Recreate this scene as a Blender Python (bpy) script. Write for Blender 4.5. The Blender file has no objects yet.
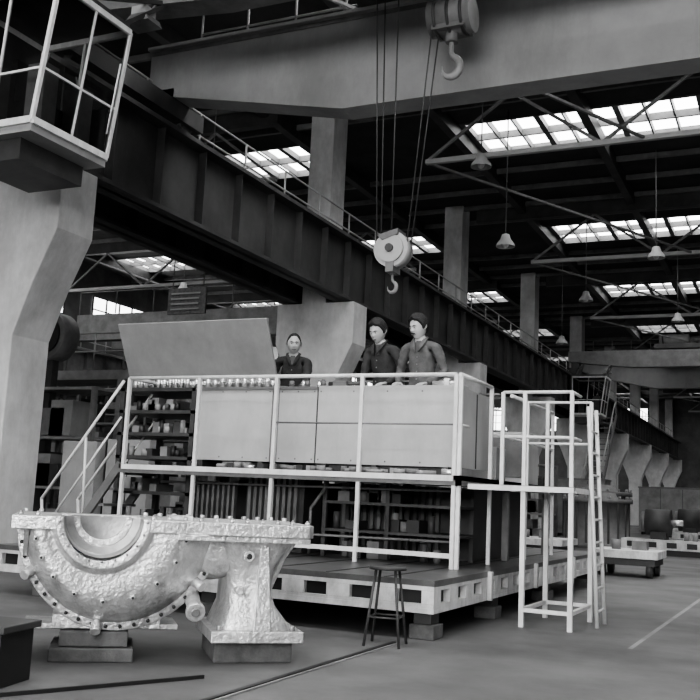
import bpy, bmesh, math, random
from mathutils import Vector, Matrix
random.seed(7)
sc=bpy.context.scene
V=Vector
# ------------------------------------------------------------------ materials
def mat(name,base,rough=.6,metal=0.,nscale=3.,amp=.25,bump=.0,emit=None,spec=.5,detail=6,grime=0):
    m=bpy.data.materials.new(name); m.use_nodes=True
    nt=m.node_tree; N=nt.nodes; L=nt.links
    b=N['Principled BSDF']
    b.inputs['Roughness'].default_value=rough; b.inputs['Metallic'].default_value=metal
    if 'Specular IOR Level' in b.inputs: b.inputs['Specular IOR Level'].default_value=spec
    tc=N.new('ShaderNodeTexCoord'); nz=N.new('ShaderNodeTexNoise')
    nz.inputs['Scale'].default_value=nscale; nz.inputs['Detail'].default_value=detail; nz.inputs['Roughness'].default_value=.65
    L.new(tc.outputs['Object'],nz.inputs['Vector'])
    cr=N.new('ShaderNodeValToRGB')
    lo=max(0,base*(1-amp)); hi=min(1,base*(1+amp))
    cr.color_ramp.elements[0].position=.3; cr.color_ramp.elements[1].position=.7
    cr.color_ramp.elements[0].color=(lo,lo,lo,1); cr.color_ramp.elements[1].color=(hi,hi,hi,1)
    L.new(nz.outputs['Fac'],cr.inputs['Fac'])
    out=cr.outputs['Color']
    if grime>0:   # worn / dirty blotches and streaks
        n3=N.new('ShaderNodeTexNoise'); n3.inputs['Scale'].default_value=nscale*.45; n3.inputs['Detail'].default_value=10; n3.inputs['Roughness'].default_value=.75
        mp=N.new('ShaderNodeMapping'); mp.inputs['Scale'].default_value=(1.6,1.6,.5)
        L.new(tc.outputs['Object'],mp.inputs['Vector']); L.new(mp.outputs['Vector'],n3.inputs['Vector'])
        r3=N.new('ShaderNodeValToRGB'); r3.color_ramp.elements[0].position=.38; r3.color_ramp.elements[1].position=.56
        q=1-grime; r3.color_ramp.elements[0].color=(q,q,q,1); r3.color_ramp.elements[1].color=(1,1,1,1)
        L.new(n3.outputs['Fac'],r3.inputs['Fac'])
        mx=N.new('ShaderNodeMixRGB'); mx.blend_type='MULTIPLY'; mx.inputs[0].default_value=1
        L.new(out,mx.inputs[1]); L.new(r3.outputs['Color'],mx.inputs[2]); out=mx.outputs[0]
    L.new(out,b.inputs['Base Color'])
    if bump>0:
        n2=N.new('ShaderNodeTexNoise'); n2.inputs['Scale'].default_value=nscale*6; n2.inputs['Detail'].default_value=5
        L.new(tc.outputs['Object'],n2.inputs['Vector'])
        bp=N.new('ShaderNodeBump'); bp.inputs['Strength'].default_value=bump; bp.inputs['Distance'].default_value=.02
        L.new(n2.outputs['Fac'],bp.inputs['Height']); L.new(bp.outputs['Normal'],b.inputs['Normal'])
    if emit:
        b.inputs['Emission Color'].default_value=(1,1,1,1); b.inputs['Emission Strength'].default_value=emit
    return m
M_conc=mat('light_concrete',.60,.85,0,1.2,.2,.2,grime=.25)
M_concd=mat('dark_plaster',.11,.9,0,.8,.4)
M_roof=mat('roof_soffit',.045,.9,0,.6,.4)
M_steeld=mat('dark_steel',.05,.55,.1,2.,.4)
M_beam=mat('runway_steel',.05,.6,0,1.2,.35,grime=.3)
M_bgm=mat('background_grey',.22,.6,0,2.,.35)
M_black=mat('black_steel',.015,.5,0,3,.4)
M_girder=mat('lamp_and_fitting_paint',.38,.55,0,1.5,.15)
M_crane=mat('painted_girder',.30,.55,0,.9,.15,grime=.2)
M_rail=mat('rail_paint',.72,.45,0,6,.12,grime=.2)
M_panel=mat('grey_sheet_panel',.44,.5,0,2.2,.1,.03,grime=.12)
M_lid=mat('lid_sheet',.27,.5,0,2.5,.15,.03,grime=.15)
M_base=mat('base_paint',.58,.55,0,4,.28,.1,grime=.35)
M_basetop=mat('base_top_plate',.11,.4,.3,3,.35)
M_alu=mat('cast_aluminium',.74,.34,.65,6,.25,.55,grime=.42)
M_aluD=mat('machined_bore',.32,.35,.6,6,.3,.1)
M_wood=mat('old_timber',.10,.85,0,7,.4,.3)
M_chrome=mat('bright_metal',.8,.25,.7,5,.15)
M_mid=mat('mid_grey_paint',.15,.55,0,3,.3)
M_gl=mat('skylight_glass_far',.8,.3,0,2,.1,emit=7.)
M_gl2=mat('skylight_glass_near',.8,.3,0,2,.1,emit=20.)
M_gl3=mat('added_window_glow',.8,.3,0,2,.1,emit=13)  # glow of the added window behind the camera
M_gl4=mat('side_window_glass',.8,.3,0,2,.1,emit=5)
M_skin=mat('skin',.45,.5,0,9,.08)
M_hair=mat('dark_hair',.012,.6,0,30,.4,.4)
M_lip=mat('lips',.2,.5,0,9,.1)
M_eye=mat('eye_white',.5,.2,0,9,.05)
M_jk1=mat('grey_work_jacket',.10,.85,0,12,.25,.3)
M_jk2=mat('dark_work_jacket',.035,.85,0,12,.25,.3)
M_trs=mat('work_trousers',.04,.85,0,12,.2,.3)
M_shoe=mat('boot_leather',.015,.5,0,9,.2)
M_shirt=mat('shirt',.10,.8,0,9,.1)
M_sign=mat('sign_board',.14,.6,0,14,.4)
M_cab=bpy.data.materials.new('cabin_glass'); M_cab.use_nodes=True
nt=M_cab.node_tree; nt.nodes.remove(nt.nodes['Principled BSDF'])
t_=nt.nodes.new('ShaderNodeBsdfTransparent'); t_.inputs[0].default_value=(.7,.7,.7,1)
g_=nt.nodes.new('ShaderNodeBsdfGlossy'); g_.inputs['Roughness'].default_value=.08; g_.inputs[0].default_value=(.6,.6,.6,1)
f_=nt.nodes.new('ShaderNodeLayerWeight'); f_.inputs[0].default_value=.25
x_=nt.nodes.new('ShaderNodeMixShader'); nt.links.new(f_.outputs['Fresnel'],x_.inputs[0]); nt.links.new(t_.outputs[0],x_.inputs[1]); nt.links.new(g_.outputs[0],x_.inputs[2])
nt.links.new(x_.outputs[0],nt.nodes['Material Output'].inputs[0])
# ------------------------------------------------------------------ mesh builder
class MB:
    def __init__(s): s.bm=bmesh.new(); s.mats=[]
    def mi(s,m):
        if m not in s.mats: s.mats.append(m)
        return s.mats.index(m)
    def faces(s,vs,fs,m,smooth=False):
        i=s.mi(m); bv=[s.bm.verts.new(v) for v in vs]
        for f in fs:
            try:
                fc=s.bm.faces.new([bv[k] for k in f]); fc.material_index=i; fc.smooth=smooth
            except ValueError: pass
    def box(s,x0,x1,y0,y1,z0,z1,m):
        vs=[(x,y,z) for z in(z0,z1) for y in(y0,y1) for x in(x0,x1)]
        s.faces(vs,[(0,2,3,1),(4,5,7,6),(0,1,5,4),(2,6,7,3),(0,4,6,2),(1,3,7,5)],m)
    def prism(s,pts,vec,m,smooth=False):
        n=len(pts); vec=V(vec); pts=[V(p) for p in pts]
        vs=pts+[p+vec for p in pts]
        fs=[tuple(range(n))[::-1],tuple(range(n,2*n))]+[(i,(i+1)%n,n+(i+1)%n,n+i) for i in range(n)]
        s.faces(vs,fs,m,smooth)
    def frame(s,p,q):
        p=V(p);q=V(q);d=(q-p);l=d.length;d=d/l
        up=V((0,0,1)) if abs(d.z)<.95 else V((0,1,0))
        a=d.cross(up).normalized(); b=a.cross(d).normalized()
        return p,q,a,b
    def beam(s,p,q,w,h,m):
        p,q,a,b=s.frame(p,q)
        pts=[p+a*x*w/2+b*y*h/2 for x,y in((-1,-1),(1,-1),(1,1),(-1,1))]
        s.prism(pts,q-p,m)
    def tube(s,p,q,r,m,n=8,r2=None):
        p,q,a,b=s.frame(p,q); r2=r if r2 is None else r2
        vs=[p+(a*math.cos(t)+b*math.sin(t))*r for t in [2*math.pi*i/n for i in range(n)]]
        vs+=[q+(a*math.cos(t)+b*math.sin(t))*r2 for t in [2*math.pi*i/n for i in range(n)]]
        i=s.mi(m); bv=[s.bm.verts.new(v) for v in vs]
        for k in range(n):
            f=s.bm.faces.new([bv[k],bv[(k+1)%n],bv[n+(k+1)%n],bv[n+k]]); f.material_index=i; f.smooth=True
        for c in (bv[:n][::-1],bv[n:]):
            f=s.bm.faces.new(c); f.material_index=i
    def sweep3(s,pts,rads,m,n=10,flat=1.):
        rows=[]; pts=[V(p) for p in pts]
        for i,p in enumerate(pts):
            a=pts[max(0,i-1)]; b=pts[min(len(pts)-1,i+1)]; d=(b-a).normalized(); u=V((0,1,0)) if abs(d.y)<.9 else V((0,0,1)); w=d.cross(u).normalized(); u=w.cross(d).normalized()
            rows+= [p+(u*math.cos(2*math.pi*k/n)*flat+w*math.sin(2*math.pi*k/n))*rads[i] for k in range(n)]
        l=(len(pts)-1)*n
        s.faces(rows,[(j*n+k,j*n+(k+1)%n,(j+1)*n+(k+1)%n,(j+1)*n+k) for j in range(len(pts)-1) for k in range(n)]+[tuple(range(n))[::-1],tuple(range(l,l+n))],m,True)
    def path(s,pts,r,m,n=8):
        for a,b in zip(pts[:-1],pts[1:]): s.tube(a,b,r,m,n)
        for p in pts[1:-1]: s.sphere(p,(r,r,r),m,8,6)
    def sphere(s,c,r,m,nu=12,nv=8):
        c=V(c); vs=[c+V((0,0,r[2]))]
        for j in range(1,nv):
            ph=math.pi*j/nv
            for i in range(nu):
                t=2*math.pi*i/nu
                vs.append(c+V((r[0]*math.sin(ph)*math.cos(t),r[1]*math.sin(ph)*math.sin(t),r[2]*math.cos(ph))))
        vs.append(c-V((0,0,r[2])))
        fs=[(0,1+i,1+(i+1)%nu) for i in range(nu)]
        for j in range(nv-2):
            for i in range(nu):
                a=1+j*nu+i;b=1+j*nu+(i+1)%nu
                fs.append((a,a+nu,b+nu,b))
        l=len(vs)-1;o=1+(nv-2)*nu
        fs+=[(l,o+(i+1)%nu,o+i) for i in range(nu)]
        s.faces(vs,fs,m,True)
    def lathe(s,org,prof,m,a0=0,a1=360,n=32,axis='y',zs=1.):
        org=V(org);rows=[]
        for (t,r) in prof:
            row=[]
            for i in range(n+1):
                a=math.radians(a0+(a1-a0)*i/n)
                c,d=math.cos(a)*r,math.sin(a)*r*zs
                p={'y':V((c,t,d)),'z':V((c,d,t)),'x':V((t,c,d))}[axis]
                row.append(org+p)
            rows.append(row)
        s.grid(rows,m)
    def grid(s,rows,m):
        vs=[p for row in rows for p in row]; w=len(rows[0]); fs=[]
        for j in range(len(rows)-1):
            for i in range(w-1):
                fs.append((j*w+i,j*w+i+1,(j+1)*w+i+1,(j+1)*w+i))
        s.faces(vs,fs,m,True)
    def loft(s,secs,m,smooth=False):
        rows=[]
        for (z,x0,x1,y0,y1) in secs:
            cx,cy,hx,hy=(x0+x1)/2,(y0+y1)/2,(x1-x0)/2,(y1-y0)/2; row=[]
            for i in range(25):
                a=2*math.pi*i/24; c,d=math.cos(a),math.sin(a)
                row.append(V((cx+hx*math.copysign(abs(c)**.4,c),cy+hy*math.copysign(abs(d)**.4,d),z)))
            rows.append(row)
        s.grid(rows,m)
        s.faces(rows[0][:-1],[tuple(range(24))],m); s.faces(rows[-1][:-1],[tuple(range(24))],m)
    def done(s,name,loc=None,rz=0,bevel=0,seg=2,parent=None):
        bmesh.ops.remove_doubles(s.bm,verts=s.bm.verts,dist=1e-5)
        bmesh.ops.recalc_face_normals(s.bm,faces=s.bm.faces)
        me=bpy.data.meshes.new(name); s.bm.to_mesh(me); s.bm.free()
        for m in s.mats: me.materials.append(m)
        o=bpy.data.objects.new(name,me); sc.collection.objects.link(o)
        if loc: o.location=loc
        o.rotation_euler[2]=rz
        if bevel:
            b=o.modifiers.new('b','BEVEL'); b.width=bevel; b.segments=seg; b.limit_method='ANGLE'; b.angle_limit=math.radians(50)
        if parent: o.parent=parent
        return o
# ------------------------------------------------------------------ people (built first: skin meshes are evaluated in a near-empty scene)
def skin_mesh(name,verts,edges,radii,root,sub=2):
    me=bpy.data.meshes.new(name); me.from_pydata([tuple(v) for v in verts],edges,[])
    o=bpy.data.objects.new(name,me); sc.collection.objects.link(o)
    sk=o.modifiers.new('s','SKIN'); ss=o.modifiers.new('u','SUBSURF'); ss.levels=sub; ss.render_levels=sub
    d=me.skin_vertices[0].data
    for i,r in enumerate(radii):
        d[i].radius=r if isinstance(r,tuple) else (r,r); d[i].use_root=(i==root)
    dg=bpy.context.evaluated_depsgraph_get(); dg.update()
    nm=bpy.data.meshes.new_from_object(o.evaluated_get(dg))
    bpy.data.objects.remove(o)
    for p in nm.polygons: p.use_smooth=True
    return nm
def addobj(name,me,parent):
    o=bpy.data.objects.new(name,me); sc.collection.objects.link(o); o.parent=parent; return o
def make_hand(name,parent,wrist,d,side,curl=.5):
    w=V(wrist); d=V(d).normalized(); side=V(side); side=(side-d*side.dot(d)).normalized(); up=side.cross(d).normalized()
    if up.z<0 : up=-up
    vs=[w,w+d*.035,w+d*.065]; ed=[(0,1),(1,2)]; rd=[(.027,.021),(.034,.018),(.036,.015)]
    for k,(off,ln) in enumerate(((.030,.070),(.010,.078),(-.011,.072),(-.031,.056))):
        a=len(vs); base=w+d*(.088-(.004*abs(k-1)))+side*off
        vs.append(base); rd.append(.0105); ed.append((2,a))
        cur=base
        for j,fr in enumerate((.42,.33,.25)):
            ang=curl*(.5+.45*j); dd=(d*math.cos(ang)-up*math.sin(ang)+side*off*.8).normalized()
            cur=cur+dd*ln*fr; vs.append(cur); rd.append((.0095,.0088,.0075)[j]); ed.append((len(vs)-2,len(vs)-1))
    a=len(vs); vs.append(w+d*.03+side*.034-up*.006); rd.append(.014); ed.append((1,a))
    vs.append(vs[-1]+(d*.6+side*.7-up*.2).normalized()*.034); rd.append(.011); ed.append((a,a+1))
    vs.append(vs[-1]+(d*.85+side*.3-up*.3).normalized()*.028); rd.append(.009); ed.append((a+1,a+2))
    me=skin_mesh(name,vs,ed,rd,0,2); me.materials.append(M_skin); return addobj(name,me,parent)
def person(loc,yawd,handL,handR,lean=.08,jacket=M_jk1,head_yaw=0,head_pitch=10,mous=False,bald=False,bulk=1.):
    P_=bpy.data.objects.new('factory_worker',None); sc.collection.objects.link(P_)
    P_.location=loc; P_.rotation_euler[2]=math.radians(yawd)
    iv=Matrix.Rotation(-math.radians(yawd),4,'Z')
    def tl(w): return iv@(V(w)-V(loc))
    B=[];E=[];Rr=[]
    def add(p,r,par=None):
        B.append(V(p)); Rr.append(r); i=len(B)-1
        if par is not None: E.append((par,i))
        return i
    k=bulk
    pel=add((0,0,.95),(.155*k,.115*k)); s1=add((0,-lean*.2,1.1),(.15*k,.11*k),pel); s2=add((0,-lean*.55,1.25),(.168*k,.12*k),s1)
    s3=add((0,-lean*.85,1.37),(.14*k,.098*k),s2); nk=add((0,-lean-.005,1.475),(.060,.060),s3); nt_=add((0,-lean-.03,1.56),(.054,.057),nk)
    hands=[]
    for sx,hp in((1,handL),(-1,handR)):
        h=tl(hp); sh=V((sx*.175*k,-lean*.85,1.405))
        mid=(sh+h)/2; L_=(h-sh).length; ex=math.sqrt(max(0,.29**2-(L_/2)**2)) if L_<.58 else 0
        dirn=V((sx*.45,.6,-.5)).normalized(); ax_=(h-sh).normalized(); dirn=(dirn-ax_*dirn.dot(ax_)).normalized()
        el=mid+dirn*ex
        if L_>.58: h=sh+ax_*.57
        cl=add((sx*.085*k,-lean*.88,1.43),(.062,.06),s3)
        a=add(sh,(.068*k,.066*k),cl); b_=add((sh*.45+el*.55),(.058*k,.056*k),a); c=add(el,(.048,.048),b_); e=add(el*.4+h*.6,(.044,.042),c); f=add(h,(.036,.033),e)
        hands.append((h,(h-el).normalized(),sx))
    for sx in(1,-1):
        hp=add((sx*.09,.0,.86),(.1*k,.1*k),pel); t=add((sx*.1,-.01,.66),(.083*k,.085*k),hp); kn=add((sx*.105,-.015,.48),(.062,.065),t); ca=add((sx*.11,.01,.3),(.06,.062),kn); an=add((sx*.11,.025,.1),(.045,.048),ca)
        he=add((sx*.115,.0,.05),(.045,.045),an); to=add((sx*.125,-.14,.042),(.045,.036),he)
    me=skin_mesh('body',B,E,Rr,0,3)
    for mt in(jacket,M_trs,M_skin,M_shoe,M_shirt): me.materials.append(mt)
    for v in me.vertices:
        x,y,z=v.co
        if .15<z<1.44:
            f=.005*math.sin(z*55+x*25+3*math.sin(x*20))*math.sin(x*31+y*17+z*9)
            v.co+=v.normal*f
    for p in me.polygons:
        c=p.center
        if c.z>1.485 and abs(c.x)<.09: p.material_index=2
        elif c.z>1.35 and abs(c.x)<.010+.30*(c.z-1.35) and c.y<-lean: p.material_index=4 if c.z<1.46 else 2
        elif c.z<.12: p.material_index=3
        elif c.z<.84 and not (abs(c.x)>.22): p.material_index=1
    addobj('body',me,P_)
    m=MB(); cy=-lean
    for sx in(1,-1):
        m.sweep3([(sx*.018,cy-.118,1.335),(sx*.045,cy-.098,1.40),(sx*.068,cy-.062,1.46),(sx*.072,cy-.01,1.495),(sx*.05,cy+.045,1.51),(0,cy+.062,1.512)],[.010,.022,.026,.024,.022,.022],jacket,10,.5)
    for z in(1.28,1.2,1.12,1.04): m.sphere((0,-lean*.6-.125*k,z),(.008,.006,.008),M_lip,8,6)
    m.done('collar',parent=P_)
    for h,d,sx in hands:
        make_hand('hand_left' if sx>0 else 'hand_right',P_,h,(d.x*.6,min(d.y,-.25),d.z*.15-.05),V((-sx,0,0)),.45)
    H=bpy.data.objects.new('head_pivot',None); sc.collection.objects.link(H); H.parent=P_
    H.location=(0,-lean-.035,1.525); H.rotation_euler=(math.radians(head_pitch),0,math.radians(head_yaw)); H.scale=(1.14,1.12,1.12)
    def g(x,s): return math.exp(-(x/s)**2)
    def shape(v):
        x,y,z=v
        X=x*.076;Y=y*.096;Z=z*.120
        if z<0:
            X*=1-.27*(-z)**1.8
            if y>0: Y*=1-.5*(-z)
            else: Y*=1+.10*(-z)
        if y<0:
            Y*=(1-.06*g(x,.9)*g(z,.8))
            if z>.3: Y*=1-.05*(z-.3)
            Y+=.011*(g(x-.36,.17)+g(x+.36,.17))*g(z-.02,.12)
            Y-=.006*g(z-.2,.09)*g(x,.6)
            nzp=0
            if -.36<z<.16: nzp=((.16-z)/.42)**1.2 if z>-.26 else max(0,(z+.36)/.10)
            Y-=.024*nzp*g(x,.13+.1*max(0,-z))
            Y-=.006*g(z+.52,.07)*g(x,.28)
            Y-=.008*g(z+.86,.14)*g(x,.35)
            Y-=.004*(g(x-.5,.2)+g(x+.5,.2))*g(z+.15,.18)
        return V((X,Y,Z+.085))
    bm=bmesh.new(); bmesh.ops.create_uvsphere(bm,u_segments=64,v_segments=48,radius=1)
    for v in bm.verts: v.co=shape(v.co)
    for f in bm.faces: f.smooth=True
    me=bpy.data.meshes.new('head'); bm.to_mesh(me); bm.free(); me.materials.append(M_skin); addobj('head',me,H)
    bm=bmesh.new(); bmesh.ops.create_uvsphere(bm,u_segments=96,v_segments=72,radius=1)
    def line(x,y):
        front=.56+.05*math.sin(x*9+1); side=.0; back=-.62
        if bald: front=.72 if abs(x)<.5 else .55; back=-.45
        t=(y+.75)/.5
        if y<-.75: l=front
        elif y<-.25: l=front+(side-front)*min(1,t)**1.5
        elif y<.15: l=side-.22*(1 if -.2<y<.05 else .3)
        else: l=side+(back-side)*min(1,(y-.15)/.4)
        return l
    for v in bm.verts:
        x,y,z=v.co; q=shape(v.co); n_=V((x*.9,y,z*.9)).normalized()
        d_=z-line(x,y)+.03*math.sin(x*37+y*29)
        k_=max(0,min(1,d_/.16)); k_=k_*k_*(3-2*k_)
        th=(.006 if bald else .019+.008*max(0,z)) *k_
        th+=k_*(.0025*math.sin(x*40+z*25)*math.sin(y*35+z*31)+random.random()*.0012)*(.5 if bald else 1)
        if not bald and y<-.3 and z>.5: th+=.006*k_*math.sin(x*4+1.3)**2
        v.co=q+n_*(th-.0035*(1-k_))
    for f in bm.faces: f.smooth=True
    me=bpy.data.meshes.new('hair'); bm.to_mesh(me); bm.free(); me.materials.append(M_hair); addobj('hair',me,H)
    m=MB()
    for sx in(1,-1):
        m.sphere((sx*.0275,-.0735,.0875),(.0125,.0115,.0075),M_eye,14,10); m.sphere((sx*.0275,-.0838,.087),(.0050,.0025,.0050),M_black,10,6)
        m.sweep3([(sx*.013,-.083,.0925),(sx*.0275,-.0865,.0955),(sx*.042,-.078,.0915)],[.003,.0042,.003],M_skin)
        m.sweep3([(sx*.013,-.083,.0825),(sx*.0275,-.0855,.0795),(sx*.042,-.078,.0835)],[.002,.003,.002],M_skin)
        m.sweep3([(sx*.011,-.0925,.103),(sx*.028,-.0935,.1085),(sx*.046,-.079,.104)],[.003,.0045,.002],M_hair)
        m.sweep3([(sx*.072,-.008,.062),(sx*.080,.006,.060),(sx*.086,.02,.078),(sx*.087,.022,.100),(sx*.082,.008,.112),(sx*.074,-.006,.104)],[.006,.007,.007,.007,.006,.005],M_skin,10)
        m.sphere((sx*.077,.006,.085),(.006,.014,.022),M_skin,12,8)
        m.sphere((sx*.007,-.109,.0475),(.003,.003,.002),M_lip,8,6)
    m.sweep3([(-.024,-.088,.0215),(-.012,-.0965,.0240),(0,-.098,.0225),(.012,-.0965,.0240),(.024,-.088,.0215)],[.002,.0036,.003,.0036,.002],M_lip)
    m.sweep3([(-.022,-.088,.0195),(0,-.097,.0165),(.022,-.088,.0195)],[.002,.0045,.002],M_lip)
    if mous:
        m.sweep3([(-.034,-.084,.020),(-.024,-.0945,.0285),(-.010,-.1015,.033),(0,-.1025,.0335),(.010,-.1015,.033),(.024,-.0945,.0285),(.034,-.084,.020)],[.003,.006,.0075,.007,.0075,.006,.003],M_hair,12)
    m.done('face_features',parent=H)
    return P_
DZ=1.40
person((-3.73,9.82,DZ),-4,(-3.60,9.58,2.385),(-3.93,9.57,2.385),.10,M_jk1,head_yaw=-22,head_pitch=14,mous=True,bulk=1.03)
person((-4.25,10.02,DZ),-14,(-4.10,9.66,2.40),(-4.44,9.66,2.40),.14,M_jk2,head_yaw=2,head_pitch=22,bulk=1.03)
person((-5.80,10.62,DZ),20,(-5.58,10.3,2.37),(-5.98,10.3,2.37),.06,M_jk2,head_yaw=10,head_pitch=6,bald=True,bulk=1.08)
# ------------------------------------------------------------------ camera
yaw,pitch,rho=math.radians(25.3),math.radians(8.68),math.atan(.047)
fh=V((-math.sin(yaw),math.cos(yaw),0)); r0=V((math.cos(yaw),math.sin(yaw),0))
F=fh*math.cos(pitch)+V((0,0,math.sin(pitch))); U=-fh*math.sin(pitch)+V((0,0,math.cos(pitch)))
R=r0*math.cos(rho)+U*math.sin(rho); Uc=-r0*math.sin(rho)+U*math.cos(rho)
cam=bpy.data.cameras.new('camera'); co=bpy.data.objects.new('camera',cam); sc.collection.objects.link(co)
mm=Matrix((( R.x,Uc.x,-F.x,0),(R.y,Uc.y,-F.y,0),(R.z,Uc.z,-F.z,1.15),(0,0,0,1)))
co.matrix_world=mm; cam.lens=49.2; cam.sensor_width=36; cam.clip_end=300
sc.camera=co
# ------------------------------------------------------------------ room shell
XL,XR,Y0,Y1,ZR=-31,11,-14,95,11.65
fm=mat('worn_concrete_floor',.105,.5,0,.55,.3,.12,grime=.4)
nt=fm.node_tree; b=nt.nodes['Principled BSDF']
n=nt.nodes.new('ShaderNodeTexNoise'); n.inputs['Scale'].default_value=1.3; n.inputs['Detail'].default_value=8
tc=nt.nodes.new('ShaderNodeTexCoord'); nt.links.new(tc.outputs['Object'],n.inputs['Vector'])
mr=nt.nodes.new('ShaderNodeMapRange'); mr.inputs['To Min'].default_value=.35; mr.inputs['To Max'].default_value=.75
nt.links.new(n.outputs['Fac'],mr.inputs['Value']); nt.links.new(mr.outputs['Result'],b.inputs['Roughness'])
m=MB(); m.box(XL,XR,Y0,Y1,-.2,0,fm); m.done('floor')
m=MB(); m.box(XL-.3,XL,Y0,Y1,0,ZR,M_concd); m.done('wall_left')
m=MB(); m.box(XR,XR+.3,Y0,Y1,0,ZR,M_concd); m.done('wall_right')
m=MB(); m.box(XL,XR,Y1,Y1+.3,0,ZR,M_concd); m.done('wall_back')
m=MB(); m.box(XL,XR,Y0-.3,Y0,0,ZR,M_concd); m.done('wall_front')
sky=[-5.8+10.5*i for i in range(10)]
bays=[(-29,-13.5),(-8.4,8.4)]
m=MB(); yp=Y0
for yc in sky:
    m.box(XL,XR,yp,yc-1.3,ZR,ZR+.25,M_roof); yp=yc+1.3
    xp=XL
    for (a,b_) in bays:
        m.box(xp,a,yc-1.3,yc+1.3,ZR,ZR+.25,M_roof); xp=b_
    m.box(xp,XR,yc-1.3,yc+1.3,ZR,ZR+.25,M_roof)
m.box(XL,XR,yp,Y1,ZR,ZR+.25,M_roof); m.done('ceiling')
for yc in sky:
    for (a,b_) in bays:
        g=M_gl2 if yc<20 else M_gl
        if a<-20: g=M_gl
        m=MB(); m.faces([(a,yc-1.3,ZR+.2),(b_,yc-1.3,ZR+.2),(b_,yc+1.3,ZR+.2),(a,yc+1.3,ZR+.2)],[(0,1,2,3)],g)
        x=a
        while x<=b_+.01:
            w=.05 if (round((x-a)/.7)%3) else .16
            m.box(x-w/2,x+w/2,yc-1.3,yc+1.3,ZR-.02,ZR+.16,M_mid); x+=.7
        for dy in(-1.28,-.0,1.28): m.box(a,b_,yc+dy-.04,yc+dy+.04,ZR-.04,ZR+.16,M_mid)
        m.done('skylight')
def window(i,axis,c,u0,u1,z0,z1,g,d=1):
    m=MB(); 
    def bx(a0,a1,za,zb,t0,t1,mt):
        if axis=='x': m.box(min(c+d*t0,c+d*t1),max(c+d*t0,c+d*t1),a0,a1,za,zb,mt)
        else: m.box(a0,a1,min(c+d*t0,c+d*t1),max(c+d*t0,c+d*t1),za,zb,mt)
    bx(u0,u1,z0,z1,.01,.03,g)
    u=u0
    while u<=u1+.01: bx(u-.04,u+.04,z0,z1,.03,.08,M_steeld); u+=1.0
    z=z0
    while z<=z1+.01: bx(u0,u1,z-.03,z+.03,.03,.08,M_steeld); z+=(z1-z0)/3
    m.done('window_%d'%i)
window(1,'y',Y0,-9,9,2.5,9.5,M_gl3)  # added, unseen behind the camera: glowing panes that light the front faces
k=2
for y in range(14,92,11):
    window(k,'x',XL,y,y+9,8.3,10.2,M_gl4); k+=1
window(k,'y',Y1,-29,-13,8.5,10.8,M_gl4,-1)
# ------------------------------------------------------------------ columns
cols=[.5+10.5*i for i in range(10)]
for i,y in enumerate(cols):
    m=MB()
    prof=[(-11.45,0),(-10.6,0),(-10.6,3.3),(-10.3,4.1),(-9.92,4.9),(-9.92,5.94),(-10.72,5.94),(-10.72,ZR),(-11.4,ZR),(-11.4,5.94),(-12.1,5.94),(-12.1,4.9),(-11.75,4.1),(-11.45,3.3)]
    m.prism([(px,y-.4,pz) for px,pz in prof],(0,.8,0),M_conc)
    m.done('concrete_column',bevel=.02)
for i,y in enumerate(cols[1:8]):
    m=MB(); m.box(-30.6,-29.9,y-.4,y+.4,0,ZR,M_conc); m.box(-30,-29.3,y-.35,y+.35,5.2,5.95,M_conc); m.done('concrete_column',bevel=.02)
# ------------------------------------------------------------------ runway beams
def runway(xc,za,zb,name,mt):
    m=MB()
    m.box(xc-.3,xc+.3,Y0+.2,Y1-.2,zb-.08,zb,mt); m.box(xc-.25,xc+.25,Y0+.2,Y1-.2,za,za+.07,mt)
    m.box(xc-.03,xc+.03,Y0+.2,Y1-.2,za,zb,mt)
    m.box(xc-.04,xc+.04,Y0+.2,Y1-.2,zb,zb+.1,M_bgm)
    y=Y0+1
    while y<Y1-1:
        m.box(xc-.2,xc+.2,y-.012,y+.012,za+.07,zb-.08,mt); y+=1.31
    m.box(xc-.75,xc-.3,Y0+.2,Y1-.2,zb-.08,zb-.04,mt)
    y=Y0+1
    while y<Y1-1:
        m.tube((xc-.35,y,zb),(xc-.35,y,zb+.95),.025,M_girder,6); y+=1.75
    for z in(.5,.95): m.tube((xc-.35,Y0+1,zb+z),(xc-.35,Y1-1,zb+z),.022,M_girder,6)
    return m.done(name)
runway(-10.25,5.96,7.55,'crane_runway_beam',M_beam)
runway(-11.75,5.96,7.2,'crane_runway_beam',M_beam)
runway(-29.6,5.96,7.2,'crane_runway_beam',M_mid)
# ------------------------------------------------------------------ roof trusses and purlins
for y in cols[1:9]:
    for (a,b_) in ((-8.3,9),(-29,-12.6)):
        m=MB(); z=9.5
        m.beam((a,y,z),(b_,y,z),.12,.12,M_girder)
        m.beam((a-2 if a>-20 else a,y,ZR-.35),(b_,y,ZR-.35),.25,.5,M_steeld)
        nseg=4; w=(b_-a)/nseg
        for i in range(nseg):
            x=a+i*w
            m.beam((x,y,z),(x+w/2,y,ZR-.6),.07,.07,M_bgm); m.beam((x+w/2,y,ZR-.6),(x+w,y,z),.07,.07,M_bgm)
        m.done('roof_truss')
m=MB()
for x in (-8.6,-4.9,-1.1,3,7,-13,-17,-21,-25,-29): m.box(x-.12,x+.12,Y0+.1,Y1-.1,ZR-.4,ZR-.03,M_steeld)
for y in [Y0+2+1.75*i for i in range(60)]:
    if min(abs(y-s_) for s_ in sky)>1.6: m.box(XL+.1,XR-.1,y-.05,y+.05,ZR-.18,ZR-.02,M_mid)
for y in cols[1:8]:
    m.beam((-8.3,y,9.5),(-3.0,y+10.5,9.5),.06,.06,M_mid)
m.done('roof_purlins')
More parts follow.
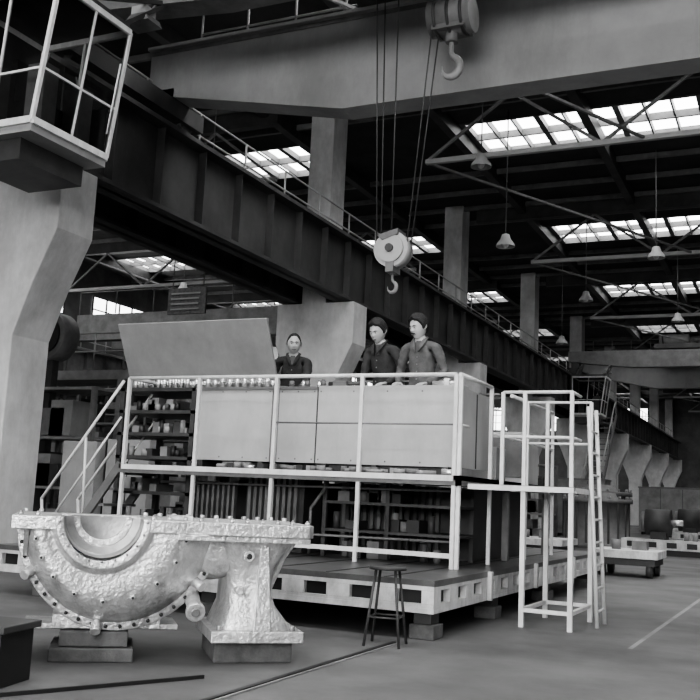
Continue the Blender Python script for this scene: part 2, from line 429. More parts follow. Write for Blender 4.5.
# ------------------------------------------------------------------ overhead cranes
def cabin(m,x0,x1,y0,y1,z0,z1):
    t=.24
    B=[V((x0,y0,z0)),V((x1,y0,z0)),V((x1,y1,z0)),V((x0,y1,z0))]
    T=[V((x0,y0,z1)),V((x1+t,y0,z1)),V((x1+t,y1,z1)),V((x0,y1,z1))]
    def lerp(a,b,k): return a+(b-a)*k
    for i in range(4):
        j=(i+1)%4
        m.beam(B[i],T[i],.05,.05,M_rail)
        m.beam(B[i],B[j],.07,.09,M_rail); m.beam(T[i],T[j],.06,.08,M_rail)
        m.beam(lerp(B[i],T[i],.38),lerp(B[j],T[j],.38),.03,.03,M_rail)
        for k in (.5,):
            m.beam(lerp(B[i],B[j],k),lerp(T[i],T[j],k),.03,.03,M_rail)
        if i<3: m.faces([B[i],B[j],T[j],T[i]],[(0,1,2,3)],M_cab)
    m.prism([B[0]+V((0,0,-.04)),B[1]+V((0,0,-.04)),B[2]+V((0,0,-.04)),B[3]+V((0,0,-.04))],(0,0,-.1),M_crane)
    m.box(x0+.1,x1-.3,y0+.15,y1-.1,z0-.42,z0-.14,M_steeld)
    m.box(x0,x1+t,y0,y1,z1+.04,z1+.12,M_steeld)
    m.box(x0-.02,x0+.02,y0+.05,y1-.05,z0,z1,M_steeld)
    m.box(x0+.05,x1+.0,y1-.06,y1-.03,z0,z0+.7,M_mid)
    m.box(x0+.5,x0+1.0,y0+.4,y0+.9,z0+.05,z0+.5,M_black); m.box(x0+.5,x0+.6,y0+.4,y0+.9,z0+.5,z0+1.1,M_black)
    m.box(x1-.4,x1-.1,y0+.25,y0+.5,z0+.05,z0+.9,M_mid); m.box(x1-.4,x1-.1,y1-.5,y1-.25,z0+.05,z0+.85,M_mid)
    m.tube((x1-.25,y0+.37,z0+.9),(x1-.2,y0+.4,z0+1.1),.02,M_chrome)
    m.tube((x1-.25,y1-.37,z0+.85),(x1-.3,y1-.4,z0+1.05),.02,M_chrome)
    m.tube((x1+.06,y1-.1,z0+.3),(x1+.2,y1-.1,z0+1.3),.012,M_rail,6)
def crane(yf,name):
    m=MB(); xa,xb=-10.66,10.5
    prof=[(xa,8.3),(-10.2,8.15),(-6.7,7.45),(5.5,7.45),(9.2,8.15),(xb,8.35),(xb,9.05),(xa,9.05)]
    m.prism([(x,yf,z) for x,z in prof],(0,.5,0),M_crane)
    m.box(xa,xb,yf-.12,yf+.62,9.05,9.11,M_crane)
    m.box(xa,xb,yf-.02,yf,8.98,9.05,M_mid)
    yn=yf-2.6
    prof=[(xa,8.5),(-9.6,8.4),(-7.5,8.2),(6.5,8.2),(8.6,8.4),(xb,8.5),(xb,9.05),(xa,9.05)]
    m.prism([(x,yn,z) for x,z in prof],(0,.45,0),M_mid)
    for x in range(-10,11): m.tube((x,yf+.6,9.1),(x,yf+.6,10.1),.025,M_mid,6)
    for z in(9.6,10.1): m.tube((-10,yf+.6,z),(10,yf+.6,z),.022,M_mid,6)
    for x in (-10.3,):
        m.box(x-.2,x+.2,yn-.5,yf+1.,7.80,8.12,M_steeld)
        m.box(x-.2,x+.2,yn,yn+.45,8.1,8.5,M_steeld); m.box(x-.2,x+.2,yf,yf+.5,8.1,8.3,M_steeld)
        for y in (yn-.1,yf+.6): 
            m.tube((x-.05,y,7.86),(x+.1,y,7.86),.2,M_steeld,20)
    for x in(-9.9,-8.5):
        m.beam((x,yn+.2,8.4),(x,yn-.9,7.5),.06,.06,M_steeld)
        m.beam((x,yn+.2,8.4),(x,yn-1.8,7.5),.06,.06,M_steeld)
    cabin(m,-9.95,-8.6,yn-2.23,yn-.8,5.62,7.42)
    m.box(-8.75,-8.5,yn-.35,yn-.1,8.0,8.12,M_girder); m.prism([(-8.85,yn-.4,7.85),(-8.4,yn-.4,7.85),(-8.5,yn-.35,8.0),(-8.75,yn-.35,8.0)],(0,.35,0),M_mid)
    m.beam((-8.62,yn-.1,8.1),(-8.62,yn+.1,8.4),.04,.04,M_mid)
    yc=(yn+.45+yf)/2
    m.box(-6.4,-3.7,yn,yf+.5,9.12,9.35,M_steeld)
    m.tube((-6.1,yc,9.75),(-4.9,yc,9.75),.32,M_mid,20); m.tube((-4.8,yc,9.7),(-4.1,yc,9.7),.26,M_steeld,20)
    m.box(-6.3,-6.15,yc-.4,yc+.4,9.3,10,M_steeld)
    return m.done(name)
crane(13.4,'overhead_bridge_crane')
crane(51.5,'overhead_bridge_crane')
m=MB(); m.box(-29.2,-12.1,33,33.5,7.45,8.6,M_bgm); m.box(-29.2,-12.1,35.5,36,7.45,8.6,M_bgm)
for x in range(-29,-12,2): m.tube((x,32.9,8.6),(x,32.9,9.6),.03,M_mid,6)
m.tube((-29,32.9,9.6),(-13,32.9,9.6),.025,M_mid,6); m.done('side_nave_bridge_crane')
def hook(m,c,s,mt):
    c=V(c); pts=[c+V((0,0,.55*s)),c+V((0,0,.4*s)),c+V((0,0,.28*s)),c+V((.03*s,0,.2*s))]
    for a in range(70,-196,-10):
        t=math.radians(a); pts.append(c+V((math.cos(t)*.17*s,0,math.sin(t)*.19*s)))
    n=len(pts); rr=[]
    for i in range(n):
        k=i/(n-1); rr.append((.04+.035*math.sin(math.pi*min(1,k*1.1)))*s*(1-.75*max(0,k-.7)/.3))
    m.sweep3(pts,rr,mt,12)
yc=12.3
m=MB(); P=V((-5.2,yc,4.66))
m.tube(P+V((0,-.11,0)),P+V((0,.11,0)),.26,M_panel,28)
m.tube(P+V((0,-.15,0)),P+V((0,-.11,0)),.2,M_girder,28); m.tube(P+V((0,-.19,0)),P+V((0,-.15,0)),.06,M_steeld,16)
m.prism([P+V((-.2,-.16,.2)),P+V((.12,-.16,.28)),P+V((.12,-.16,.2)),P+V((-.12,-.16,.12))],(0,.32,0),M_mid)
m.box(P.x-.06,P.x+.06,yc-.14,yc+.14,P.z-.34,P.z-.1,M_mid); m.tube(P+V((0,0,-.32)),P+V((0,0,-.36)),.05,M_mid,12)
hook(m,P+V((0,0,-.54)),.4,M_bgm)
m.done('crane_hook_block')
m=MB()
for i,(dx,dy) in enumerate(((-.24,-.08),(-.24,.08),(.24,-.08),(.24,.08),(.0,-.1))):
    m.tube((P.x+dx*.95,yc+dy,P.z+(.0 if i<4 else .25)),(P.x+dx*1.6+(.25 if dx>0 else 0),yc+dy*2,9.1),.011,M_steeld,5)
m.done('hoist_wire_ropes')
m=MB(); Q=V((-4.42,yc,7.35))
m.box(Q.x-.25,Q.x+.25,yc-.2,yc+.2,Q.z+.5,Q.z+.95,M_mid)
m.tube(Q+V((-.32,0,.75)),Q+V((.32,0,.75)),.27,M_mid,24); m.tube(Q+V((-.36,0,.75)),Q+V((-.32,0,.75)),.1,M_steeld,12)
for dx in(-.2,0,.2): m.tube(Q+V((dx-.02,0,.75)),Q+V((dx+.02,0,.75)),.3,M_steeld,24)
m.tube(Q+V((0,0,.35)),Q+V((0,0,.52)),.09,M_mid,14)
hook(m,Q+V((0,0,-.02)),.8,M_bgm)
for dx in(-.15,.15): m.tube(Q+V((dx,0,.95)),Q+V((dx,0,1.75)),.015,M_black,6)
m.done('main_crane_hook')
for (x,y,z) in ((-6.9,23.9,7.9),(-6.6,33,8.3),(-6.8,21.3,9.2),(-20,28,8.2),(-3.6,28,8.4),(-9,40,8),(-4.2,39,8.6)):
    m=MB(); m.tube((x,y,z+.25),(x,y,ZR-.02),.015,M_mid,6)
    m.lathe((x,y,z),[(.3,.05),(.28,.1),(.15,.14),(.02,.24),(-.05,.25)],M_girder,n=20,axis='z')
    m.sphere((x,y,z+.02),(.09,.09,.11),M_rail); m.done('pendant_lamp')
# ------------------------------------------------------------------ machine base slab
m=MB(); X0,X1,YA,YB=-7.6,-2.75,7.66,15.; zb,zt=.22,.49
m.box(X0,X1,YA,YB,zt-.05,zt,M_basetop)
for x in [X0+.55*i for i in range(1,9)]: m.box(x-.015,x+.015,YA+.02,YB-.02,zt,zt+.004,M_black)
m.box(X0,X1,YA,YB,zb,zb+.04,M_base)
m.box(X0+.06,X1-.06,YA+.06,YB-.06,zb+.04,zt-.05,M_black)  # black core paints in the shade of the hollow behind the slots
def slotface(a0,a1,put):
    n=max(1,round((a1-a0)/.46)); w=(a1-a0)/n
    put(a0,a1,zt-.085,zt-.05); put(a0,a1,zb+.04,zb+.075)
    for i in range(n):
        s0=a0+i*w; put(s0,s0+w*.25,zb+.075,zt-.085); put(s0+w*.75,s0+w,zb+.075,zt-.085)
slotface(X0,X1,lambda a,b_,c,d:m.box(a,b_,YA,YA+.06,c,d,M_base))
slotface(YA+.06,YB,lambda a,b_,c,d:m.box(X1-.06,X1,a,b_,c,d,M_base))
slotface(YA+.06,YB,lambda a,b_,c,d:m.box(X0,X0+.06,a,b_,c,d,M_base))
for y in (9.2,11,13): m.box(X1,X1+.04,y-.03,y+.03,zb,zt,M_base)
m.done('slotted_machine_bed',bevel=.006)
for (x,y) in ((-2.88,7.85),(-2.9,9.7),(-2.9,12),(-2.9,14.5),(-5,7.85),(-7,7.85),(-7.3,11),(-5,11.5)):
    m=MB(); m.box(x-.11,x+.11,y-.12,y+.12,0,.12,M_wood); m.box(x-.08,x+.08,y-.1,y+.1,.12,.22,M_steeld); m.done('support_block',bevel=.008)
# ------------------------------------------------------------------ test rig
rig=bpy.data.objects.new('hydraulic_test_rig',None); sc.collection.objects.link(rig)
PX=[-7.1,-6.12,-5.12,-4.1,-3.07]; RY=9.05
zg=zt+.006
m=MB()
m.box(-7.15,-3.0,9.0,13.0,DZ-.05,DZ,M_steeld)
m.box(-7.15,-3.0,9.0,9.05,DZ-.1,DZ,M_mid)
m.box(-3.05,-3.0,9.0,13.0,DZ-.1,DZ,M_mid)
for y in (11,12.9):
    for x in(-7.05,-5.1,-3.1): m.beam((x,y,zg),(x,y,DZ-.05),.07,.07,M_mid)
m.done('deck',parent=rig)
m=MB(); RZ=2.40
for x in PX: m.beam((x,RY-.03,zg),(x,RY-.03,RZ),.038,.038,M_rail)
m.tube((PX[0],RY-.03,RZ),(PX[-1],RY-.03,RZ),.021,M_rail,10)
m.beam((PX[0],RY-.055,DZ-.03),(PX[-1],RY-.055,DZ-.03),.03,.055,M_rail)
m.beam((PX[1]-.2,RY-.03,.62),(PX[-1],RY-.03,.62),.03,.045,M_rail)
m.tube((PX[2],RY-.03,1.9),(PX[-1],RY-.03,1.9),.009,M_mid,8)
for y in (9.05,10.1,11.6,13): m.beam((-3.03,y,zg),(-3.03,y,RZ),.038,.038,M_rail)
m.tube((-3.03,9.02,RZ),(-3.03,10.1,RZ),.021,M_rail,10); m.tube((-3.03,10.9,RZ),(-3.03,13,RZ),.022,M_rail,10)
m.tube((-3.03,9.02,1.9),(-3.03,9.3,1.9),.016,M_rail,8); m.tube((-3.03,10.1,1.9),(-3.03,13,1.9),.016,M_rail,8)
m.tube((-7.1,9.02,RZ),(-7.1,9.6,RZ),.022,M_rail,10)
m.done('railing',parent=rig)
m=MB()
def panel(x0,x1,z0=1.49,z1=2.32,y0=9.4):
    m.box(x0+.008,x1-.008,y0,y0+.03,z0,z1,M_panel)
m.box(-6.4,-4.83,9.43,10.2,1.49,2.30,M_mid)
panel(-6.4,-5.38); panel(-5.3,-4.81); panel(-4.81,-3.14)
m.box(-3.17,-3.14,9.43,10.4,1.49,2.32,M_panel)
m.box(-3.14,-3.13,9.9,9.92,1.5,2.3,M_steeld)
m.box(-4.83,-3.14,9.42,9.62,2.32,2.345,M_panel)
m.box(-6.42,-4.81,9.38,10.2,2.30,2.335,M_mid)
m.box(-4.83,-3.2,9.46,9.56,1.40,2.32,M_steeld)
for x in (-5.34,-4.81): m.box(x-.006,x+.006,9.395,9.4,1.5,2.31,M_steeld)
for x in (-6.3,-5.5,-4.7,-4.1,-3.3):
    m.box(x-.03,x+.03,9.395,10.2 if x<-5 else 9.5,1.40,1.49,M_steeld)
for (a,b_) in ((-6.4,-5.38),(-5.3,-4.81),(-4.81,-3.14)):   # small fixing screws
    nn=max(2,round((b_-a)/.4))
    for i in range(nn+1):
        for z in(1.53,2.28):
            x=a+.04+(b_-a-.08)*i/nn; m.tube((x,9.394,z),(x,9.4,z),.010,M_mid,8)
m.done('enclosure_panels',bevel=.004,parent=rig)
m=MB()
p0=V((-7.62,9.72,2.38)); p1=V((-5.5,9.72,2.38)); up=V((0,-.37,.74))
nrm=V((0,.74,.37)).normalized()*.035
m.prism([p0,p1,p1+up,p0+up],nrm,M_lid)
for k_ in(.04,.96): m.beam(p0+up*k_+nrm,p1+up*k_+nrm,.03,.05,M_lid)
m.beam((-7.2,9.75,2.9),(-7.2,10.3,2.33),.025,.025,M_mid); m.beam((-5.7,9.75,2.9),(-5.7,10.15,2.33),.025,.025,M_mid)
m.beam((-7.6,9.75,2.36),(-5.4,9.75,2.36),.05,.05,M_mid)
m.done('raised_lid',bevel=.005,parent=rig)
m=MB()
for x in(-7.55,-6.5):
    for y in(9.5,10.3): m.beam((x,y,zg),(x,y,2.34),.06,.06,M_steeld)
for z in(.75,1.08,1.5,1.78,2.05,2.32): m.box(-7.58,-6.47,9.47,10.33,z-.02,z+.02,M_steeld)
for i in range(44):
    x=-7.45+random.random()*.9; z=random.choice((.77,1.1,1.52,1.80,2.07)); h=.06+random.random()*.1; mt=random.choice((M_mid,M_steeld,M_black,M_lid,M_bgm))
    if i%2: m.box(x-.05,x+.05,9.55,9.9,z,z+h,mt)
    else: m.tube((x,9.56,z),(x,9.56,z+h),.035,mt,12)
m.done('shelf_rack',parent=rig)
m=MB()
def valve(x,y,z,r,h,mt=M_chrome):
    m.tube((x,y,z),(x,y,z+h),r,mt,10); m.tube((x,y,z+h),(x,y,z+h+.012),r*.6,M_steeld,8); m.tube((x,y,z+h*.45),(x,y,z+h*.55),r*1.25,mt,10)
for i in range(12):
    for j in range(3): valve(-7.4+i*.085,9.52+j*.06,2.34,.024,.08+.05*random.random())
for i in range(9):
    for j in range(2): valve(-6.3+i*.1,9.46+j*.13,2.335,.032,.09+.05*random.random())
for i in range(6): valve(-5.2+i*.1,9.5+.1*(i%2),2.335,.028,.06+.03*random.random(),M_chrome if i%2 else M_mid)
m.tube((-4.75,9.55,2.38),(-4.3,9.52,2.38),.028,M_steeld,10)
m.box(-4.66,-4.5,9.45,9.6,2.345,2.40,M_mid)
m.tube((-3.50,9.5,2.375),(-3.22,9.52,2.375),.028,M_chrome,10); m.box(-3.36,-3.30,9.45,9.58,2.345,2.42,M_chrome)
m.done('valve_parts',parent=rig)
m=MB()
for i in range(44):
    x=-6.0+random.random()*2.8; y=9.15+random.random()*.2; r=.02+.02*random.random()
    if i%3: m.tube((x,y,DZ+r),(x+.15*random.random()+.04,y+.03,DZ+r),r,random.choice((M_chrome,M_mid,M_lid)),8)
    else: m.box(x,x+.08,y,y+.08,DZ,DZ+.06,random.choice((M_mid,M_lid,M_steeld)))
m.done('deck_fittings',parent=rig)
# under the deck: ribbed cabinet, shelving with stored parts, frames
m=MB()
for i in range(9): m.box(-5.75+i*.075,-5.71+i*.075,9.6,9.66,.55,1.33,M_mid)
m.box(-5.8,-5.05,9.66,10.1,zg,1.34,M_steeld)
for i in range(14): m.box(-4.9+i*.09,-4.86+i*.09,10.36,10.42,.55,1.3,M_mid)
m.box(-4.95,-3.3,10.42,12.5,zg,1.3,M_steeld)
for x in(-4.75,-4.0,-3.25):
    for y in(9.6,10.2): m.beam((x,y,zg),(x,y,1.34),.045,.045,M_steeld)
for z in(.78,1.08): m.box(-4.78,-3.22,9.58,10.22,z-.015,z+.015,M_steeld)
for i in range(22):
    x=-4.7+random.random()*1.4; z=random.choice((zg,.797,1.097)); h=.08+random.random()*.12
    if i%2: m.tube((x,9.7,z),(x,9.7,z+h),.04,random.choice((M_steeld,M_mid)),12)
    else: m.box(x-.07,x+.07,9.65,9.95,z,z+h,random.choice((M_steeld,M_mid,M_black)))
m.box(-7.0,-5.9,10.4,10.9,zg,1.2,M_steeld)
m.box(-6.8,-5.4,11.1,12.8,zg,1.3,M_black)
for i in range(8): m.box(-6.45+i*.07,-6.42+i*.07,9.6,9.66,.55,1.25,M_mid)
for z in(.7,1.22): m.tube((-6.9,9.5,z),(-3.2,9.55,z+.03),.014,M_mid,8)
m.path([(-4.85,9.45,zg+.02),(-4.85,9.45,1.0),(-4.73,9.5,1.2),(-4.73,9.6,1.33)],.018,M_mid)
m.done('parts_shelving',parent=rig)
m=MB(); m.box(-3.65,-3.1,11.9,12.5,DZ,2.05,M_panel); m.box(-3.6,-3.15,11.89,11.9,DZ+.08,1.98,M_mid); m.box(-4.6,-3.8,12.2,12.8,DZ,2.5,M_lid)
m.box(-3.5,-3.2,10.9,11.3,DZ,1.8,M_lid)
m.done('control_cabinet',bevel=.01,parent=rig)
# stairs on left
m=MB()
for y in (9.1,9.75):
    m.beam((-8.2,y,0.04),(-7.2,y,DZ),.04,.10,M_mid)
    m.tube((-8.35,y,.95),(-7.25,y,2.38),.018,M_rail,8); m.tube((-8.3,y,.55),(-7.25,y,1.95),.012,M_rail,8)
    m.tube((-8.35,y,.95),(-8.22,y,.03),.018,M_rail,8); m.tube((-7.75,y,1.7),(-7.7,y,.72),.016,M_rail,8)
for i in range(7): m.box(-8.2+i*.14,-7.98+i*.14,9.12,9.73,.14+i*.19,.17+i*.19,M_mid)
m.done('deck_stairs')
# ------------------------------------------------------------------ access platform at right
m=MB(); ax,bx,ay,by=-2.42,-1.96,9.2,10.15; PZ=1.33; lx=-2.64
for x in(ax,bx):
    for y in(ay,by): m.beam((x,y,0),(x,y,PZ-.03),.045,.045,M_rail)
for x in(lx,ax,bx):
    for y in(ay,by): m.beam((x,y,PZ),(x,y,2.24),.035,.035,M_rail)
m.box(-2.97,bx+.04,ay-.04,by+.04,PZ-.035,PZ,M_mid)
m.beam((-2.97,ay-.03,PZ-.03),(bx+.03,ay-.03,PZ-.03),.03,.05,M_rail); m.beam((bx+.03,ay,PZ-.03),(bx+.03,by,PZ-.03),.03,.05,M_rail)
m.beam((ax,ay,.16),(bx,ay,.16),.035,.035,M_rail); m.beam((ax,by,.16),(bx,by,.16),.035,.035,M_rail)
m.beam((ax,ay,.16),(ax,by,.16),.035,.035,M_rail); m.beam((bx,ay,.16),(bx,by,.16),.035,.035,M_rail)
for z in(2.24,1.80):
    m.tube((lx,ay,z),(bx,ay,z),.016,M_rail,8)
    m.tube((bx,ay,z),(bx,ay+.4,z),.016,M_rail,8); m.tube((lx,by,z),(bx,by,z),.014,M_rail,8)
m.done('access_platform')
m=MB()
for y in(9.68,10.08):
    m.tube((bx+.06,y,2.15),(bx+.16,y,.0),.02,M_rail,8)
for i in range(9):
    z=.15+i*.22; x=bx+.16-.10*z/2.15; m.tube((x,9.68,z),(x,10.08,z),.012,M_rail,8)
m.done('access_ladder')
# ------------------------------------------------------------------ turbine casing half
m=MB(); xc=.57; zs=1.08; th=.085
m.prism([(0,-.03,-th),(xc-.27,-.05,-th),(xc-.27,.6,-th),(xc-.3,.85,-th),(.12,.85,-th),(0,.7,-th)],(0,0,th),M_alu)
m.prism([(xc+.27,-.05,-th),(1.22,-.05,-th),(1.28,-.1,-th),(1.93,-.1,-th),(1.97,-.05,-th),(1.97,.8,-th),(1.9,.85,-th),(xc+.3,.85,-th),(xc+.27,.6,-th)],(0,0,th),M_alu)
m.box(xc-.3,xc+.3,.6,.85,-th,0,M_alu)
m.box(1.05,1.95,-.07,.82,-th-.04,-th,M_alu)
def vp(y,r,cx,gr,a,z=zs):
    k_=(a-180)/180.; t=math.radians(a); rr=r*(1+gr*k_)
    return V((cx+math.cos(t)*rr,y,math.sin(t)*rr*z))
rows=[(.05,.25,.57,0),(-.05,.252,.57,0),(-.055,.30,.57,0),(-.03,.318,.57,0),(-.0,.335,.575,0),(-.01,.38,.585,.02),(-.02,.44,.60,.04),(.0,.50,.63,.06),(.06,.56,.655,.08),(.15,.60,.67,.10),(.28,.62,.68,.11),(.42,.618,.68,.11),(.55,.59,.68,.10),(.66,.53,.67,.08),(.75,.43,.64,.04),(.8,.31,.6,0),(.82,.02,.57,0)]
m.grid([[vp(*r_,180+180*i/56) for i in range(57)] for r_ in rows],M_alu)
m.lathe((xc,0,0),[(-.05,.252),(.14,.245),(.14,.19),(.45,.19),(.45,.01)],M_aluD,180,360,40,'y',1.)
m.lathe((xc,0,0),[(.2,.19),(.2,.15),(.24,.15),(.24,.19)],M_alu,180,360,40,'y',1.)
rib=[(.17,.60,.67,.10),(.17,.65,.675,.10),(.215,.65,.675,.10),(.215,.60,.67,.10)]
m.grid([[vp(*r_,184+150*i/50) for i in range(51)] for r_ in rib],M_alu)
for a in range(187,334,8):
    p=vp(.145,.625,.675,.10,a); m.tube(p,p+V((0,.03,0)),.013,M_black,8)
for a in range(186,358,17):
    p=vp(-.065,.277,.57,0,a,1.); m.tube(p,p+V((0,.02,0)),.009,M_aluD,8)
for a in (196,210,226,246,268,290,310,330,346):
    p=vp(.03,.47,.62,.05,a); q=vp(-.035,.48,.62,.05,a); m.tube(p,q,.018,M_alu,10); m.tube(q,q+V((0,-.012,0)),.009,M_black,8)
for a in (212,262,325):
    p=vp(.2,.58,.67,.1,a); q=vp(.1,.66,.67,.1,a); m.tube(p,q,.035,M_alu,12)
for a in range(192,340,12):
    p=vp(.40,.60,.68,.11,a); q=vp(.40,.66,.68,.11,a); m.tube(p,q,.018,M_alu,8)
for x in (.08,1.02,1.14): m.prism([(x,.0,-th),(x,.3,-th),(x,.3,-.3),(x,.12,-.26)],(.03,0,0),M_alu)
m.lathe((1.33,0,-.03),[(.12,.02),(.12,.2),(.15,.27),(.22,.31),(.35,.33),(.5,.32),(.62,.28),(.7,.18),(.72,.02)],M_alu,180,360,36,'y',1.15)
m.tube((1.2,-.02,-.58),(1.2,.25,-.50),.05,M_alu,16); m.tube((1.2,-.05,-.59),(1.2,-.01,-.575),.065,M_alu,14); m.tube((1.2,-.06,-.59),(1.2,-.04,-.585),.03,M_aluD,12)
m.box(.3,1.0,.2,.62,-.73,-.64,M_alu)
m.box(.12,1.12,.22,.6,-.735,-.70,M_alu)
m.loft([(-.10,1.32,1.90,.0,.78),(-.18,1.38,1.84,.03,.75),(-.30,1.42,1.76,.08,.72),(-.44,1.43,1.74,.1,.7),(-.56,1.42,1.78,.08,.7),(-.66,1.38,1.86,.05,.73),(-.715,1.36,1.90,.04,.76)],M_alu,True)
m.box(1.32,1.95,.0,.76,-.79,-.715,M_alu)
m.prism([(1.62,.02,-.12),(1.68,.02,-.12),(1.72,.0,-.72),(1.6,.0,-.72),(1.62,.06,-.45)],(0,.12,0),M_alu)
m.prism([(1.74,.3,-.12),(1.95,.3,-.12),(1.86,.3,-.25),(1.76,.3,-.5)],(0,.05,0),M_alu)
m.tube((1.54,-.02,-.22),(1.54,.16,-.22),.04,M_alu,12); m.tube((1.54,-.03,-.22),(1.54,-.01,-.22),.02,M_black,10)
m.tube((1.5,.02,-.45),(1.5,.16,-.45),.03,M_alu,12)
for x in (1.38,1.88): m.tube((x,.06,-.715),(x,.06,-.68),.022,M_aluD,6)
x=.05
while x<1.95:
    if abs(x-xc)>.31:
        m.tube((x,.02,0),(x,.02,.018),.020,M_alu,6); m.tube((x,.02,0),(x,.02,.03),.010,M_aluD,8)
        m.tube((x,.78,0),(x,.78,.025),.020,M_alu,6)
    x+=.105
m.box(1.0,1.16,.1,.3,0,.03,M_alu)
CA=V((-4.55,4.71,.935))
m.done('turbine_casing_half',loc=CA,rz=math.radians(41),bevel=.01,seg=2)
Rm=Matrix.Rotation(math.radians(41),4,'Z')
def cw(x,y): 
    v=Rm@V((x,y,0)); return v.x+CA.x,v.y+CA.y
m=MB(); m.box(-.34,.2,-.2,.3,0,.09,M_wood); m.box(-.28,.16,-.18,.28,.095,.195,M_wood)
p=cw(.64,.33); m.done('timber_block',loc=(p[0],p[1],0),rz=math.radians(38),bevel=.01)
m=MB(); m.box(-.27,.27,-.3,.3,0,.142,M_wood); p=cw(1.63,.41); m.done('timber_block',loc=(p[0],p[1],0),rz=math.radians(41),bevel=.01)
m=MB(); m.box(-.9,0,0,.34,0,.3,M_black); m.box(-.93,.03,-.03,.37,.3,.34,M_steeld)
for x in(-.8,-.1): m.box(x-.03,x+.03,-.02,.0,0,.3,M_steeld)
m.done('steel_toolbox',loc=(-4.05,4.2,0),rz=math.radians(12),bevel=.006)
m=MB(); m.box(-3.0,-2.965,3.6,7.4,.001,.012,M_black); m.box(-2.95,-2.935,3.6,7.4,.001,.01,M_bgm); m.done('floor_rail')
m=MB(); m.beam((-3.95,4.0,.012),(-3.35,5.2,.012),.02,.02,M_black); m.done('steel_bar')
m=MB(); m.faces([(-1.33,8.5,.002),(-1.29,8.5,.002),(-1.1,22,.002),(-1.16,22,.002)],[(0,1,2,3)],M_bgm); m.done('floor_marking')
# ------------------------------------------------------------------ stool
m=MB(); cx,cy=-3.0,7.25
m.tube((cx,cy,.585),(cx,cy,.61),.15,M_steeld,20)
for a in(40,130,220,310):
    t=math.radians(a+15); m.tube((cx+.11*math.cos(t),cy+.11*math.sin(t),.585),(cx+.2*math.cos(t),cy+.2*math.sin(t),0),.012,M_steeld,8)
rg=[(cx+.165*math.cos(math.radians(a+15)),cy+.165*math.sin(math.radians(a+15)),.22) for a in(40,130,220,310,400)]
m.path(rg,.008,M_steeld,6)
m.done('metal_stool')
# ------------------------------------------------------------------ background equipment
m=MB(); m.box(-10.4,-9.75,11.7,12.1,.1,1.8,M_lid); m.box(-9.7,-8.9,11.9,12.2,.0,1.85,M_lid); m.box(-9.72,-9.71,11.88,12.2,.1,1.8,M_black); m.box(-10.4,-8.9,11.75,12.1,0,.1,M_black)
m.box(-9.3,-9.28,11.89,11.9,.1,1.8,M_black)
m.done('sheet_metal_cabinet',bevel=.01)
m=MB(); fx,fy=-15.2,16.2; m.tube((fx,fy,4.4),(fx,fy+.5,4.4),.55,M_mid,28); m.tube((fx,fy-.05,4.4),(fx,fy,4.4),.42,M_black,28)
m.beam((fx,fy+.3,3.9),(fx,fy+.3,0),.2,.2,M_steeld); m.done('ventilation_fan')
m=MB(); m.box(-14.,-12.9,19,19.06,5.35,6.0,M_sign)
for i in range(4): m.box(-13.9,-13.1+.1*random.random(),18.98,19,5.45+i*.13,5.49+i*.13,M_girder)
for x in(-13.9,-13.): m.tube((x,19.03,6.0),(x,19.03,ZR-.05),.015,M_mid,6)
m.done('hanging_sign_board')
def rack(x,y,w,d,h,n):
    m=MB(); 
    for a in(0,w/2,w):
        for b_ in(0,d): m.beam((x+a,y+b_,0),(x+a,y+b_,h),.1,.1,M_mid)
    for i in range(n):
        z=h*(i+1)/n; m.box(x,x+w,y,y+d,z-.06,z,M_bgm)
        for k in range(5):
            bx_=x+.1+random.random()*(w-.9); bw=.3+random.random()*.5; 
            m.box(bx_,bx_+bw,y+.1,y+d-.1,z-h/n+.02,z-h/n+.02+(h/n-.15)*random.uniform(.3,.9),random.choice((M_mid,M_bgm,M_lid,M_steeld,M_steeld)))
    m.done('storage_rack')
for (x,y,w,d,h,n) in ((-17,16,3.5,1,3.2,3),(-22,23,4,1.2,4,4),(-15.5,24,2.6,1,2.8,3),(-19,31,5,1.2,4.5,4),(-26,31,5,1.2,4,4),(-16,34.3,4,1,3.5,3),(-14.8,44,3,1,3,3),(-10.3,24,1.3,1,2.4,3),(-10,34,2,1,2.6,3)): rack(x,y,w,d,h,n)
for y in(20,28,37):
    m=MB()
    m.box(-28,-13,y,y+1.4,3.9,4.15,M_mid)
    for x in range(-28,-12,3): m.beam((x,y,0),(x,y,3.9),.18,.18,M_mid)
    for x in range(-28,-12,1): m.tube((x,y,4.15),(x,y,5.15),.025,M_bgm,6)
    for z in (4.65,5.15): m.tube((-28,y,z),(-13,y,z),.025,M_bgm,6)
    m.done('steel_gallery')
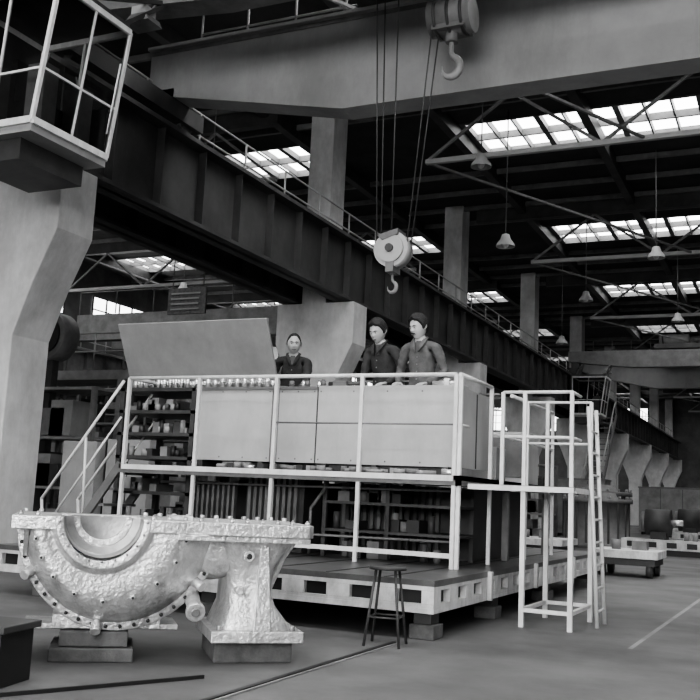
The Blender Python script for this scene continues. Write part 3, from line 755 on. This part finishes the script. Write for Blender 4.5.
def mach(name,x,y,s,kind):
    m=MB()
    if kind==0:
        m.lathe((x,y,0),[(0,.02),(0,1.0*s),(.15,1.0*s),(.15,.9*s),(1.3*s,.9*s),(1.3*s,1.0*s),(1.42*s,1.0*s),(1.42*s,.6*s),(1.6*s,.5*s),(1.6*s,.01)],M_mid,n=32,axis='z')
        for a in range(0,360,20):
            t=math.radians(a); m.tube((x+.96*s*math.cos(t),y+.96*s*math.sin(t),1.42*s),(x+.96*s*math.cos(t),y+.96*s*math.sin(t),1.5*s),.04,M_lid,6)
            m.box(x+.9*s*math.cos(t)-.03,x+.9*s*math.cos(t)+.03,y+.9*s*math.sin(t)-.03,y+.9*s*math.sin(t)+.03,.15,1.3*s,M_steeld)
    if kind==1:
        m.box(x-.55*s,x+.55*s,y-.6*s,y+.6*s,.32,.45,M_base); m.box(x-.5*s,x+.5*s,y-.55*s,y+.55*s,.2,.32,M_steeld)
        for a in(-.4,.4):
            for b_ in(-.45,.45): m.tube((x+a*s-.05,y+b_*s,.12),(x+a*s+.05,y+b_*s,.12),.12,M_steeld,16)
        m.tube((x-.2,y-.2,.45),(x-.2,y-.2,.62),.08,M_mid,12); m.box(x+.05,x+.3,y-.1,y+.2,.45,.6,M_mid)
    if kind==2:
        m.box(x-1.3*s,x+1.3*s,y-.6,y+.6,.15,.4,M_base); m.box(x-1.2*s,x+1.2*s,y-.5,y+.5,0,.15,M_black)
        for i in range(5): m.box(x-1.15*s+i*.5*s,x-.9*s+i*.5*s,y-.605,y-.6,.2,.34,M_black)
        m.tube((x-.75*s,y,.85),(x-.1*s,y,.85),.34*s,M_steeld,24); m.tube((x-.85*s,y,.85),(x-.75*s,y,.85),.26*s,M_mid,24); m.tube((x-.1*s,y,.85),(x+.2*s,y,.85),.08,M_chrome,12)
        m.box(x-.6*s,x-.2*s,y-.3,y+.3,.4,.6,M_black)
        for i in range(4): m.tube((x+.3*s+i*.22,y-.2,.4),(x+.3*s+i*.22,y-.2,.62),.07,M_bgm,14)
    m.done(name)
mach('equipment_cart',-2.75,17.8,1.,1)
mach('electric_motor_set',-3.0,27,1.0,2)
mach('electric_motor_set',-3.2,38,1.2,2)
mach('steel_drum_housing',-5.4,29,1.0,0)
mach('steel_drum_housing',-6.3,33.5,1.2,0)
mach('equipment_cart',-4.6,42,1.8,1)
mach('equipment_cart',-5.2,21,1.3,1)
mach('steel_drum_housing',-7.6,24.5,.9,0)
for (x,y,w,h) in ((-8.9,27,1.6,1.6),(-8.8,38,2,2.2),(-7,48,3,2.2),(-3.5,56,2,1.6),(-8,60,3,2.5),(-9.5,70,3,2.5)):
    m=MB(); m.box(x,x+w,y,y+1.2,.12,h,M_bgm); m.box(x-.03,x+w+.03,y-.03,y+1.23,h,h+.06,M_mid)
    for a in(.1,w-.2): m.box(x+a,x+a+.1,y+.05,y+1.15,0,.12,M_black)
    for a in range(1,3): m.box(x+w*a/3-.01,x+w*a/3+.01,y-.012,y,.15,h-.03,M_black)
    m.done('machine_enclosure',bevel=.01)
# far access stair climbing to the crane walkway
m=MB()
for dx in(0,.8):
    m.beam((-9.2+dx,44.,.1),(-9.2+dx,50.,5.9),.08,.25,M_mid)
    for z in(.9,): m.tube((-9.2+dx,44.,1.1),(-9.2+dx,50.,6.9),.035,M_girder,6)
    for i in range(6): m.tube((-9.2+dx,44.3+i*1.1,.4+i*1.06),(-9.2+dx,44.3+i*1.1,1.4+i*1.06),.03,M_girder,6)
for i in range(20): m.box(-9.2,-8.4,44.1+i*.3,44.35+i*.3,.2+i*.29,.24+i*.29,M_bgm)
m.done('access_staircase')
# ------------------------------------------------------------------ world
w=bpy.data.worlds.new('world'); sc.world=w; w.use_nodes=True
w.node_tree.nodes['Background'].inputs[0].default_value=(.8,.8,.8,1); w.node_tree.nodes['Background'].inputs[1].default_value=.5
try: sc.view_settings.look='AgX - Medium High Contrast'
except Exception as e: print(e)
